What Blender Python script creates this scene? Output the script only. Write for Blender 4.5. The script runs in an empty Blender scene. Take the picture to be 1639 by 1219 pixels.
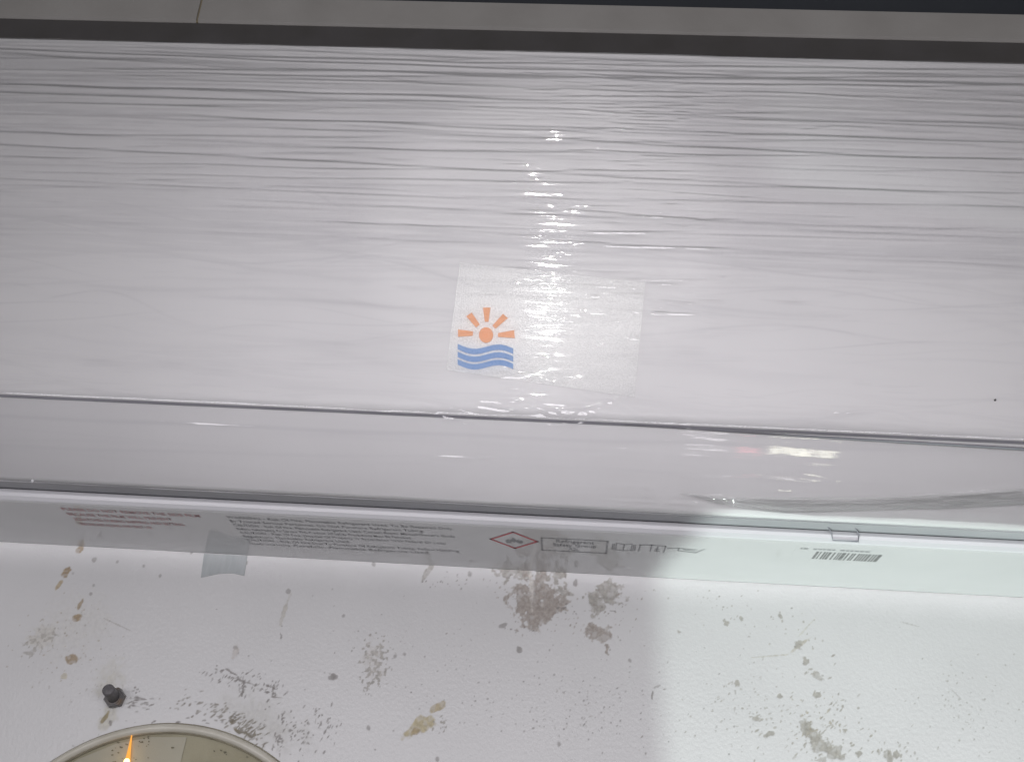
import bpy, bmesh, math, random
import numpy as np
from mathutils import Vector, Matrix

# ------------------------------------------------------------------ camera
C = bpy.context.scene
COL = C.collection
FW, FH, F = 1639.0, 1219.0, 1750.0          # photograph size and focal length in its pixels
CX, CY = FW / 2, FH / 2
CAM_T, CAM_Z = 0.72, 1.55                   # metres in front of the wall / above the floor


def unit(v):
    v = np.array(v, float)
    return v / np.linalg.norm(v)


AX = unit((1.0, 0.0437, -0.0618))           # world X (along the wall) seen by the camera (right, down, forward)
AY = unit((72.3, 820.0, F))                 # world Y (into the wall)
AY = unit(AY - AX * AX.dot(AY))
AZ = np.cross(AX, AY)                       # world Z (up)

cam_data = bpy.data.cameras.new('camera')
cam_data.sensor_width = 36.0
cam_data.lens = 36.0 * F / FW
cam_data.clip_start = 0.02
cam_data.clip_end = 100
cam = bpy.data.objects.new('camera', cam_data)
COL.objects.link(cam)
cam.matrix_world = Matrix((
    (AX[0], -AX[1], -AX[2], 0.0),
    (AY[0], -AY[1], -AY[2], -CAM_T),
    (AZ[0], -AZ[1], -AZ[2], CAM_Z),
    (0, 0, 0, 1)))
C.camera = cam


def ray(px, py):
    r = np.array((px - CX, py - CY, F))
    return np.array((r.dot(AX), r.dot(AY), r.dot(AZ)))


def on_t(px, py, t):
    """point seen at photo pixel (px, py) on the vertical plane t metres in front of the wall"""
    d = ray(px, py)
    k = (CAM_T - t) / d[1]
    return Vector((d[0] * k, -t, CAM_Z + d[2] * k))


def on_z(px, py, z):
    d = ray(px, py)
    k = (z - CAM_Z) / d[2]
    return Vector((d[0] * k, -CAM_T + d[1] * k, z))


# ------------------------------------------------------------------ light and exposure
C.view_settings.view_transform = 'Standard'
C.view_settings.look = 'None'
C.view_settings.exposure = 0.0
C.view_settings.gamma = 1.0
world = bpy.data.worlds.new('World')
C.world = world
world.use_nodes = True
bg = world.node_tree.nodes['Background']
bg.inputs['Color'].default_value = (0.96, 0.95, 1.0, 1)
bg.inputs['Strength'].default_value = 0.18


def lamp(name, kind, loc, target, energy, color, **kw):
    d = bpy.data.lights.new(name, kind)
    d.energy = energy
    d.color = color
    for k, v in kw.items():
        setattr(d, k, v)
    o = bpy.data.objects.new(name, d)
    COL.objects.link(o)
    o.location = loc
    o.rotation_euler = (Vector(target) - Vector(loc)).to_track_quat('-Z', 'Y').to_euler()
    return o


mid = on_t(830, 450, 0.17)
zb = on_t(840, 913, 0.0).z                   # height of the unit's underside
# long low window in front of the wall, a few degrees under the unit
lamp('window_light', 'AREA', (0.0, -0.90, zb - 0.085), (0.0, 0, zb - 0.02), 4.7, (0.99, 0.955, 1.0), shape='RECTANGLE', size=1.5, size_y=0.16)
# added soft panels overhead, unseen, for the film to mirror
for (dz, hh, en) in ((0.46, 0.56, 2.2), (1.02, 0.56, 0.8), (1.58, 0.56, 1.7)):
    lamp('film_fill', 'AREA', (0.05, -1.9, mid.z + dz), mid, en, (1.0, 0.965, 0.93), shape='RECTANGLE', size=3.6, size_y=hh)
# bare ceiling lamp mirrored by the wrinkled film
sp = on_t(880, 440, 0.15)
rd = ray(880, 440)
rd = Vector((rd[0], -rd[1], rd[2])).normalized()
rd = Vector((rd.x, rd.y, rd.z - 0.235)).normalized()
lp = sp + rd * 1.5
aim = on_t(870, 360, 0.15)
ca_ = (aim - lp).angle(on_t(880, 955, 0.0) - lp)
lamp('ceiling_lamp', 'SPOT', lp, aim, 6.4, (1.0, 0.98, 0.96), shadow_soft_size=0.006, spot_size=2 * ca_, spot_blend=0.55)
# cool daylight that reaches up along the wall from the lower right and ends in a soft edge
el = on_t(1046, 1000, 0.0)
dl = Vector((el.x + 0.045, -0.33, zb - 1.0))
vl = (el - dl).normalized()
rp = Vector((1, 0, 0)); rp = (rp - vl * rp.dot(vl)).normalized()
HA = math.radians(20)
axd = vl * math.cos(HA) + rp * math.sin(HA)
lamp('doorway_light', 'SPOT', dl, dl + axd, 34.0, (0.85, 1.0, 0.93), spot_size=2 * HA, spot_blend=0.035, shadow_soft_size=0.011)

# ------------------------------------------------------------------ helpers


def tag(o, label=None, cat=None, group=None, kind=None):
    if label: o['label'] = label
    if cat: o['category'] = cat
    if group: o['group'] = group
    if kind: o['kind'] = kind
    return o


def link(name, me, mat, parent=None):
    o = bpy.data.objects.new(name, me)
    COL.objects.link(o)
    if mat is not None:
        me.materials.append(mat)
    if parent is not None:
        o.parent = parent
        o.matrix_parent_inverse = Matrix.Translation(parent.location).inverted()
    return o


def smooth(me, on=True):
    me.polygons.foreach_set('use_smooth', np.full(len(me.polygons), on, bool))


def mesh_py(name, verts, faces, mat, parent=None, sm=False):
    me = bpy.data.meshes.new(name)
    me.from_pydata([tuple(v) for v in verts], [], faces)
    me.validate()
    me.update()
    if sm: smooth(me)
    return link(name, me, mat, parent)


def grid_mesh(name, P, mat, parent=None, sm=True, flip=False):
    """P: array (rows, cols, 3)"""
    nr, nc, _ = P.shape
    me = bpy.data.meshes.new(name)
    idx = np.arange(nr * nc).reshape(nr, nc)
    q = np.stack([idx[:-1, :-1], idx[:-1, 1:], idx[1:, 1:], idx[1:, :-1]], -1).reshape(-1, 4).astype(np.int32)
    if flip: q = np.ascontiguousarray(q[:, ::-1])
    me.vertices.add(nr * nc)
    me.vertices.foreach_set('co', P.reshape(-1).astype(np.float32))
    me.loops.add(q.size)
    me.loops.foreach_set('vertex_index', q.reshape(-1))
    me.polygons.add(len(q))
    me.polygons.foreach_set('loop_start', (np.arange(len(q)) * 4).astype(np.int32))
    me.update(calc_edges=True)
    if sm: smooth(me)
    return link(name, me, mat, parent)


def extrude(name, prof, x0, x1, mat, parent=None, n=2, closed=True, sm=False):
    """prof: (t, z) points; swept along X"""
    xs = np.linspace(x0, x1, n)
    k = len(prof)
    V = [(x, -t, z) for x in xs for (t, z) in prof]
    Fc = []
    for i in range(n - 1):
        for j in range(k if closed else k - 1):
            j2 = (j + 1) % k
            Fc.append((i * k + j, i * k + j2, (i + 1) * k + j2, (i + 1) * k + j))
    if closed:
        Fc.append(tuple(range(k)))
        Fc.append(tuple((n - 1) * k + j for j in reversed(range(k))))
    o = mesh_py(name, V, Fc, mat, parent, sm)
    bm = bmesh.new()
    bm.from_mesh(o.data)
    bmesh.ops.recalc_face_normals(bm, faces=bm.faces)
    bm.to_mesh(o.data)
    bm.free()
    return o


def tube(name, pts, r, mat, parent=None, sides=8):
    V, Fc = [], []
    pts = [Vector(p) for p in pts]
    for i, p in enumerate(pts):
        a = pts[max(i - 1, 0)]; b = pts[min(i + 1, len(pts) - 1)]
        d = (b - a).normalized()
        u = d.orthogonal().normalized(); v = d.cross(u)
        rr = r[i] if isinstance(r, (list, tuple)) else r
        for s in range(sides):
            an = 2 * math.pi * s / sides
            V.append(p + (u * math.cos(an) + v * math.sin(an)) * rr)
    for i in range(len(pts) - 1):
        for s in range(sides):
            s2 = (s + 1) % sides
            Fc.append((i * sides + s, i * sides + s2, (i + 1) * sides + s2, (i + 1) * sides + s))
    Fc.append(tuple(reversed(range(sides))))
    Fc.append(tuple((len(pts) - 1) * sides + s for s in range(sides)))
    return mesh_py(name, V, Fc, mat, parent, True)


def slab(name, corners, depth_dir, mat, parent=None):
    """a thin closed plate from a polygon of 3D corners"""
    n = len(corners)
    V = [Vector(c) for c in corners] + [Vector(c) + Vector(depth_dir) for c in corners]
    Fc = [tuple(range(n)), tuple(reversed(range(n, 2 * n)))]
    for i in range(n):
        j = (i + 1) % n
        Fc.append((i, i + n, j + n, j))
    o = mesh_py(name, V, Fc, mat, parent)
    bm = bmesh.new(); bm.from_mesh(o.data)
    bmesh.ops.recalc_face_normals(bm, faces=bm.faces)
    bm.to_mesh(o.data); bm.free()
    return o


RNG = np.random.default_rng(7)


def vnoise(x, y, scale, seed):
    """smooth value noise, scale in metres"""
    g = np.random.default_rng(seed).random((256, 256))
    u = x / scale + 100.3; v = y / scale + 50.7
    i = np.floor(u).astype(int); j = np.floor(v).astype(int)
    fu = u - i; fv = v - j
    fu = fu * fu * (3 - 2 * fu); fv = fv * fv * (3 - 2 * fv)
    a = g[j % 256, i % 256]; b = g[j % 256, (i + 1) % 256]
    c = g[(j + 1) % 256, i % 256]; d = g[(j + 1) % 256, (i + 1) % 256]
    return (a * (1 - fu) + b * fu) * (1 - fv) + (c * (1 - fu) + d * fu) * fv


def fbm(x, y, scale, seed, oct=4):
    s, a, tot = 0, 1.0, 0
    for k in range(oct):
        s = s + a * vnoise(x, y, scale / 2 ** k, seed + k)
        tot += a
        a *= 0.55
    return s / tot


def sstep(a, b, x):
    t = np.clip((x - a) / (b - a), 0, 1)
    return t * t * (3 - 2 * t)


# ------------------------------------------------------------------ materials


def principled(name, color, rough=0.4, spec=0.5, ior=1.5, metal=0.0):
    m = bpy.data.materials.new(name)
    m.use_nodes = True
    b = m.node_tree.nodes['Principled BSDF']
    b.inputs['Base Color'].default_value = (*color, 1)
    b.inputs['Roughness'].default_value = rough
    b.inputs['IOR'].default_value = ior
    b.inputs['Metallic'].default_value = metal
    b.inputs['Specular IOR Level'].default_value = spec
    return m, m.node_tree.nodes, m.node_tree.links, b


def mottled(name, c1, c2, scale, rough=0.4, bump=0.0, bscale=800, stretch=(1, 1, 1), ior=1.5, metal=0.0, lo=0.35, hi=0.65):
    m, N, L, b = principled(name, c1, rough, ior=ior, metal=metal)
    tc = N.new('ShaderNodeTexCoord')
    mp = N.new('ShaderNodeMapping'); mp.inputs['Scale'].default_value = stretch
    L.new(tc.outputs['Object'], mp.inputs['Vector'])
    nz = N.new('ShaderNodeTexNoise'); nz.inputs['Scale'].default_value = scale; nz.inputs['Detail'].default_value = 6
    L.new(mp.outputs[0], nz.inputs['Vector'])
    cr = N.new('ShaderNodeValToRGB')
    cr.color_ramp.elements[0].position = lo; cr.color_ramp.elements[0].color = (*c1, 1)
    cr.color_ramp.elements[1].position = hi; cr.color_ramp.elements[1].color = (*c2, 1)
    L.new(nz.outputs['Fac'], cr.inputs['Fac'])
    L.new(cr.outputs['Color'], b.inputs['Base Color'])
    if bump:
        n2 = N.new('ShaderNodeTexNoise'); n2.inputs['Scale'].default_value = bscale; n2.inputs['Detail'].default_value = 3
        L.new(tc.outputs['Object'], n2.inputs['Vector'])
        bp = N.new('ShaderNodeBump'); bp.inputs['Strength'].default_value = bump; bp.inputs['Distance'].default_value = 0.0006
        L.new(n2.outputs['Fac'], bp.inputs['Height'])
        L.new(bp.outputs['Normal'], b.inputs['Normal'])
    return m


M = {}
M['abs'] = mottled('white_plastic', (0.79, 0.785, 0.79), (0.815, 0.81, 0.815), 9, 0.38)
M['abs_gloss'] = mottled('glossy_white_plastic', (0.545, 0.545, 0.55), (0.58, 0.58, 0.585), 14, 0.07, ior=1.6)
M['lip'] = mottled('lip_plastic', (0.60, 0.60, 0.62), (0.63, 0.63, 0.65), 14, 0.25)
M['louver'] = mottled('grey_plastic', (0.33, 0.33, 0.35), (0.37, 0.37, 0.39), 20, 0.5)
M['seam'] = mottled('seam_shadow', (0.16, 0.16, 0.18), (0.2, 0.2, 0.22), 30, 0.6)
M['groove'] = mottled('grey_edge', (0.24, 0.24, 0.27), (0.3, 0.3, 0.33), 30, 0.5)
M['ink_red'] = mottled('red_ink', (0.50, 0.28, 0.29), (0.45, 0.26, 0.27), 300, 0.5)
M['ink_red2'] = mottled('bright_red_ink', (0.55, 0.1, 0.12), (0.48, 0.1, 0.11), 300, 0.5)
M['ink_black'] = mottled('black_ink', (0.23, 0.23, 0.24), (0.31, 0.31, 0.32), 300, 0.5)
M['grime_ink'] = mottled('barcode_ink', (0.15, 0.15, 0.15), (0.2, 0.2, 0.2), 300, 0.5)
M['orange'] = mottled('orange_print', (0.90, 0.44, 0.23), (0.93, 0.53, 0.33), 1500, 0.45, lo=0.3, hi=0.7)
M['blue'] = mottled('blue_print', (0.22, 0.38, 0.66), (0.36, 0.50, 0.75), 1800, 0.45, lo=0.3, hi=0.7)
M['wall_shade'] = mottled('dark_shade_strip', (0.050, 0.046, 0.044), (0.062, 0.058, 0.058), 25, 0.55, bump=0.2, bscale=1500)
M['board'] = mottled('painted_board', (0.265, 0.255, 0.24), (0.30, 0.29, 0.275), 18, 0.6, bump=0.25, bscale=500)
M['grout'] = mottled('joint_filler', (0.2, 0.17, 0.11), (0.26, 0.22, 0.15), 60, 0.8)
M['black'] = mottled('black_ceiling', (0.006, 0.010, 0.016), (0.01, 0.014, 0.02), 12, 0.7)
M['tape'] = mottled('grey_tape', (0.36, 0.385, 0.39), (0.41, 0.435, 0.44), 60, 0.35, bump=0.2, bscale=300, stretch=(4, 1, 1))
M['bolt'] = mottled('dark_painted_steel', (0.085, 0.08, 0.085), (0.12, 0.115, 0.12), 260, 0.45, bump=0.4, bscale=900)
M['nut'] = mottled('rusty_steel', (0.13, 0.125, 0.125), (0.19, 0.13, 0.08), 160, 0.45, bump=0.4, bscale=900, lo=0.45, hi=0.72)
M['rim'] = mottled('aged_clear_rim', (0.50, 0.475, 0.40), (0.58, 0.56, 0.49), 40, 0.25)
M['rim_edge'] = mottled('rim_edge_grime', (0.16, 0.14, 0.09), (0.30, 0.28, 0.21), 45, 0.5)
M['pan'] = mottled('dirty_reflector', (0.33, 0.31, 0.22), (0.45, 0.43, 0.33), 22, 0.45, bump=0.2)
M['pan_light'] = mottled('pale_reflector', (0.46, 0.45, 0.39), (0.52, 0.51, 0.45), 22, 0.4)
M['grime'] = mottled('grime', (0.15, 0.14, 0.10), (0.26, 0.24, 0.18), 90, 0.8)
M['speck'] = mottled('dark_speck', (0.08, 0.08, 0.08), (0.12, 0.12, 0.12), 90, 0.8)


def emit(name, color, strength):
    m = bpy.data.materials.new(name); m.use_nodes = True
    N, L = m.node_tree.nodes, m.node_tree.links
    N.clear()
    e = N.new('ShaderNodeEmission'); e.inputs['Color'].default_value = (*color, 1); e.inputs['Strength'].default_value = strength
    o = N.new('ShaderNodeOutputMaterial'); L.new(e.outputs[0], o.inputs['Surface'])
    return m


M['flame'] = emit('amber_glint', (1.0, 0.42, 0.06), 1.3)
M['core'] = emit('yellow_glint', (1.0, 0.80, 0.30), 4.0)


def clear_film(name, haze, rough, refl, tint, bump=0.0, bscale=(6, 500, 500), haze_col=(0.8, 0.8, 0.82), pleat=None):
    """thin clear plastic: see-through, mirror-like by Fresnel, a touch of milky scatter"""
    m = bpy.data.materials.new(name); m.use_nodes = True
    N, L = m.node_tree.nodes, m.node_tree.links
    N.clear()
    out = N.new('ShaderNodeOutputMaterial')
    tr = N.new('ShaderNodeBsdfTransparent'); tr.inputs['Color'].default_value = (*tint, 1)
    if pleat:  # tint darkens along pleats for doubled film and light their steep sides lose
        pa = N.new('ShaderNodeAttribute'); pa.attribute_name = 'pleat'
        px_ = N.new('ShaderNodeMix'); px_.data_type = 'RGBA'
        px_.inputs[6].default_value = (*tint, 1); px_.inputs[7].default_value = (*pleat, 1)
        L.new(pa.outputs['Fac'], px_.inputs[0]); L.new(px_.outputs[2], tr.inputs['Color'])
    gl = N.new('ShaderNodeBsdfGlossy'); gl.inputs['Roughness'].default_value = rough
    df = N.new('ShaderNodeBsdfDiffuse'); df.inputs['Color'].default_value = (*haze_col, 1)
    fr = N.new('ShaderNodeFresnel'); fr.inputs['IOR'].default_value = 1.5
    mu = N.new('ShaderNodeMath'); mu.operation = 'MULTIPLY'; mu.inputs[1].default_value = refl; mu.use_clamp = True
    L.new(fr.outputs[0], mu.inputs[0])
    m1 = N.new('ShaderNodeMixShader'); m1.inputs[0].default_value = haze
    L.new(tr.outputs[0], m1.inputs[1]); L.new(df.outputs[0], m1.inputs[2])
    m2 = N.new('ShaderNodeMixShader')
    L.new(mu.outputs[0], m2.inputs[0]); L.new(m1.outputs[0], m2.inputs[1]); L.new(gl.outputs[0], m2.inputs[2])
    L.new(m2.outputs[0], out.inputs['Surface'])
    if bump:
        tc = N.new('ShaderNodeTexCoord'); mp = N.new('ShaderNodeMapping'); mp.inputs['Scale'].default_value = bscale
        nz = N.new('ShaderNodeTexNoise'); nz.inputs['Scale'].default_value = 1.0; nz.inputs['Detail'].default_value = 4
        L.new(tc.outputs['Object'], mp.inputs['Vector']); L.new(mp.outputs[0], nz.inputs['Vector'])
        bp = N.new('ShaderNodeBump'); bp.inputs['Strength'].default_value = bump; bp.inputs['Distance'].default_value = 0.0005
        L.new(nz.outputs['Fac'], bp.inputs['Height'])
        for nd in (gl, fr):
            L.new(bp.outputs['Normal'], nd.inputs['Normal'])
    return m


M['film'] = clear_film('clear_packing_film', 0.02, 0.05, 2.0, (0.985, 0.985, 0.985), 0.12, (14, 400, 400), pleat=(0.915, 0.915, 0.92))
M['fold'] = clear_film('bunched_packing_film', 0.05, 0.09, 1.5, (0.93, 0.93, 0.93), 0.4, (10, 260, 260), (0.7, 0.7, 0.7))
M['glass'] = clear_film('dusty_glass', 0.08, 0.06, 1.2, (0.93, 0.92, 0.88), 0.1, (60, 60, 60), (0.5, 0.48, 0.4))


def sticker_mat():
    """clear sticker with a grainy, sparkling matt face"""
    m, N, L, b = principled('grainy_sticker', (0.72, 0.71, 0.71), 0.25, ior=2.0)
    tc = N.new('ShaderNodeTexCoord')
    nz = N.new('ShaderNodeTexNoise'); nz.inputs['Scale'].default_value = 1500; nz.inputs['Detail'].default_value = 1
    L.new(tc.outputs['Object'], nz.inputs['Vector'])
    cr = N.new('ShaderNodeValToRGB')
    cr.color_ramp.elements[0].position = 0.32; cr.color_ramp.elements[0].color = (0.70, 0.70, 0.70, 1)
    cr.color_ramp.elements[1].position = 0.66; cr.color_ramp.elements[1].color = (0.86, 0.86, 0.86, 1)
    L.new(nz.outputs['Fac'], cr.inputs['Fac']); L.new(cr.outputs['Color'], b.inputs['Base Color'])
    bp = N.new('ShaderNodeBump'); bp.inputs['Strength'].default_value = 0.5; bp.inputs['Distance'].default_value = 0.00016
    L.new(nz.outputs['Fac'], bp.inputs['Height']); L.new(bp.outputs['Normal'], b.inputs['Normal'])
    return m


M['sticker'] = sticker_mat()


def wall_mat():
    m, N, L, b = principled('stained_white_paint', (0.7, 0.7, 0.7), 0.32, ior=1.48)
    at = N.new('ShaderNodeVertexColor'); at.layer_name = 'stain'
    tc = N.new('ShaderNodeTexCoord')
    n0 = N.new('ShaderNodeTexNoise'); n0.inputs['Scale'].default_value = 11; n0.inputs['Detail'].default_value = 6
    L.new(tc.outputs['Object'], n0.inputs['Vector'])
    cr = N.new('ShaderNodeValToRGB')
    cr.color_ramp.elements[0].position = 0.3; cr.color_ramp.elements[0].color = (0.60, 0.60, 0.60, 1)
    cr.color_ramp.elements[1].position = 0.7; cr.color_ramp.elements[1].color = (0.645, 0.645, 0.645, 1)
    L.new(n0.outputs['Fac'], cr.inputs['Fac'])
    # break the stain colour up finely
    n1 = N.new('ShaderNodeTexNoise'); n1.inputs['Scale'].default_value = 420; n1.inputs['Detail'].default_value = 4
    L.new(tc.outputs['Object'], n1.inputs['Vector'])
    mr = N.new('ShaderNodeMapRange'); mr.inputs[1].default_value = 0.3; mr.inputs[2].default_value = 0.7
    mr.inputs[3].default_value = 0.8; mr.inputs[4].default_value = 1.18
    L.new(n1.outputs['Fac'], mr.inputs[0])
    vm = N.new('ShaderNodeVectorMath'); vm.operation = 'SCALE'
    L.new(at.outputs['Color'], vm.inputs[0]); L.new(mr.outputs[0], vm.inputs['Scale'])
    mx = N.new('ShaderNodeMix'); mx.data_type = 'RGBA'
    L.new(at.outputs['Alpha'], mx.inputs[0]); L.new(cr.outputs['Color'], mx.inputs[6]); L.new(vm.outputs[0], mx.inputs[7])
    L.new(mx.outputs[2], b.inputs['Base Color'])
    r = N.new('ShaderNodeMapRange'); r.inputs[3].default_value = 0.30; r.inputs[4].default_value = 0.8
    L.new(at.outputs['Alpha'], r.inputs[0]); L.new(r.outputs[0], b.inputs['Roughness'])
    # orange-peel paint
    n2 = N.new('ShaderNodeTexNoise'); n2.inputs['Scale'].default_value = 420; n2.inputs['Detail'].default_value = 5
    L.new(tc.outputs['Object'], n2.inputs['Vector'])
    bp = N.new('ShaderNodeBump'); bp.inputs['Strength'].default_value = 0.25; bp.inputs['Distance'].default_value = 0.0007
    L.new(n2.outputs['Fac'], bp.inputs['Height']); L.new(bp.outputs['Normal'], b.inputs['Normal'])
    return m


M['wall'] = wall_mat()

# ------------------------------------------------------------------ the unit's cross-section (t = metres in front of the wall)
COLX = 840.0


def zt(row, t):
    return on_t(COLX, row, t).z


Z0 = zt(913, 0.0)                                             # underside height = line where it meets the wall
T_LIP = -on_z(COLX, 845, Z0).y                                # front edge of the underside
Z_LIP = zt(825, T_LIP + 0.002)
T_FB = T_LIP + 0.024
Z_FB = zt(809, T_FB)                                          # lower edge of the flap
T_PAN = T_LIP + 0.050
Z_SEAM = zt(668, T_PAN)
Z_TOP = zt(84, T_PAN)
XL, XR = -0.43, 0.43

# ------------------------------------------------------------------ wall with its stains
px_m = (on_t(1000, 1060, 0) - on_t(900, 1060, 0)).length / 100.0        # metres per photo pixel on the wall
x0w, x1w = on_t(-60, 900, 0).x, on_t(1690, 950, 0).x
z0w, z1w = min(on_t(0, 1235, 0).z, on_t(1639, 1235, 0).z), Z0 + 0.004
STEP = 0.00058
gx = np.arange(x0w, x1w, STEP); gz = np.arange(z0w, z1w, STEP)
GX, GZ = np.meshgrid(gx, gz)
stain = np.zeros(GX.shape + (4,))
stain[..., :3] = 0.5
depth = np.zeros(GX.shape)
n_big = fbm(GX, GZ, 0.016, 11, 5)
n_mid = fbm(GX, GZ, 0.007, 23, 4)
n_fine = fbm(GX, GZ, 0.0030, 37, 3)
n_hole = fbm(GX, GZ * 0.8, 0.0022, 61, 2)
n_grain = fbm(GX * 1.0, GZ, 0.0018, 51, 2)


def paint(mask, col, dig=0.0):
    global stain, depth
    a = stain[..., 3]
    k = np.clip(mask, 0, 1)
    na = k + a * (1 - k)
    w = np.where(na > 1e-6, k / np.maximum(na, 1e-6), 0)[..., None]
    stain[..., :3] = stain[..., :3] * (1 - w) + np.array(col) * w
    stain[..., 3] = na
    depth += dig * k


def local(px, py, rot):
    c = on_t(px, py, 0)
    dx = (GX - c.x) / px_m; dz = (GZ - c.z) / px_m
    a = math.radians(rot)
    return dx * math.cos(a) + dz * math.sin(a), -dx * math.sin(a) + dz * math.cos(a)


def blob(px, py, rx, ry, rot, col, s=1.0, rag=1.6, soft=0.3, fine=0.8, dig=0.0):
    u, v = local(px, py, rot)
    val = 1 - np.sqrt((u / rx) ** 2 + (v / ry) ** 2) + (n_mid - 0.5) * rag + (n_fine - 0.5) * fine
    if rx * ry > 60: s = s * (0.66 + 0.34 * sstep(0.36, 0.56, n_hole))
    paint(sstep(0, soft, val) * s, col, dig)


def speckle(px, py, rx, ry, rot, col, thr=0.6, s=0.9, stretch=0, dig=0.0):
    u, v = local(px, py, rot)
    env = np.clip(1.25 - np.sqrt((u / rx) ** 2 + (v / ry) ** 2), 0, 1) ** 0.6
    if stretch:
        n = fbm(u * px_m * 0.32, v * px_m, 0.0022, stretch, 2)
    else:
        n = n_grain
    paint(sstep(thr, thr + 0.1, n - 0.35 * (1 - env)) * s * (env > 0), col, dig)


FLAKE = (0.375, 0.34, 0.31); GREYST = (0.39, 0.375, 0.345); RUST = (0.33, 0.245, 0.145); TAN = (0.50, 0.44, 0.28); DK = (0.28, 0.265, 0.255)
YEL = (0.56, 0.54, 0.45)
# broad faint discolouration
blob(175, 1085, 36, 40, 0, YEL, 0.5, 0.8, 0.9)
blob(172, 1150, 14, 34, -15, YEL, 0.6, 0.8, 0.6)
blob(420, 1150, 110, 45, -25, (0.58, 0.575, 0.54), 0.5, 0.8, 0.9)
blob(120, 1000, 90, 70, 30, (0.60, 0.59, 0.55), 0.4, 0.8, 0.9)
# the two large flaked patches
for a in ((835, 915, 52, 24, 0), (855, 950, 46, 40, 0), (858, 985, 30, 24, 0), (800, 905, 22, 14, 0), (890, 915, 14, 34, 5), (868, 968, 30, 24, 0)):
    blob(*a, FLAKE if a[1] > 940 else GREYST, 0.95, 1.5, 0.3, 1.9, -0.00012)
for a in ((972, 950, 30, 18, 0), (955, 968, 14, 24, -20), (952, 1008, 15, 11, 0), (968, 1016, 12, 12, 0), (972, 1038, 5, 12, 0), (945, 1000, 9, 9, 0)):
    blob(*a, GREYST if a[1] < 990 else FLAKE, 0.95, 1.5, 0.3, 1.7, -0.00012)
blob(850, 935, 5, 40, 5, (0.64, 0.62, 0.58), 0.8, 0.8, 0.4)
blob(921, 932, 4, 8, 0, DK, 0.7, 0.6)
blob(905, 948, 14, 4, -15, GREYST, 0.8, 1.2); blob(806, 1000, 8, 5, 30, DK, 0.7, 1.2); blob(831, 1039, 6, 6, 0, DK, 0.75, 0.8)
speckle(900, 975, 30, 18, 0, DK, 0.66); speckle(840, 1005, 55, 25, 0, DK, 0.72)
speckle(970, 990, 50, 60, 0, DK, 0.76)
# the upright scraped mark, tan scrape, thin drips
speckle(598, 1062, 26, 44, 5, GREYST, 0.44, 0.85)
blob(598, 1058, 20, 36, 5, (0.58, 0.56, 0.53), 0.55, 1.0, 0.6)
blob(672, 1160, 34, 11, 32, TAN, 0.9, 1.5, 0.4); blob(700, 1132, 16, 6, 35, (0.45, 0.38, 0.24), 0.85, 1.4); blob(665, 1170, 8, 6, 0, RUST, 0.5, 1.2)
speckle(700, 1160, 20, 18, 30, GREYST, 0.58)
blob(456, 975, 5, 34, -8, (0.50, 0.485, 0.44), 0.8, 0.8, 0.4); blob(461, 946, 5, 6, 0, DK, 0.6, 0.6); speckle(452, 1015, 6, 22, 0, DK, 0.6, 0.7)
# rust
blob(106, 915, 8, 12, -20, RUST, 0.9, 0.6, 0.3); blob(95, 935, 4, 10, -25, (0.42, 0.34, 0.22), 0.85, 0.5); blob(128, 878, 9, 7, 20, RUST, 0.8, 0.5)
blob(129, 966, 4, 12, -18, (0.36, 0.29, 0.2), 0.85, 0.4); blob(123, 988, 9, 7, 10, RUST, 0.85, 1.0); blob(145, 950, 4, 4, 0, DK, 0.6, 0.4); blob(150, 936, 3, 3, 0, DK, 0.5, 0.4)
blob(115, 1054, 9, 10, -30, RUST, 0.8, 1.1); blob(117, 917, 3, 4, 0, DK, 0.4); blob(103, 1082, 6, 5, 0, TAN, 0.5, 0.8)
blob(168, 1148, 4, 12, -25, (0.30, 0.25, 0.14), 0.85, 0.5); blob(177, 1156, 3, 6, 25, DK, 0.85, 0.4)
blob(65, 1020, 22, 18, 40, (0.55, 0.53, 0.48), 0.6, 1.5, 0.6); speckle(65, 1025, 40, 32, 40, GREYST, 0.56, 0.7); blob(45, 1045, 16, 4, 0, GREYST, 0.7, 1.0)
blob(377, 1042, 7, 12, -5, (0.5, 0.46, 0.42), 0.7, 0.9, 0.5); blob(377, 1036, 5, 3, 0, DK, 0.5, 0.5)
blob(190, 1000, 34, 1.3, -20, GREYST, 0.6, 0.4)
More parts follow.
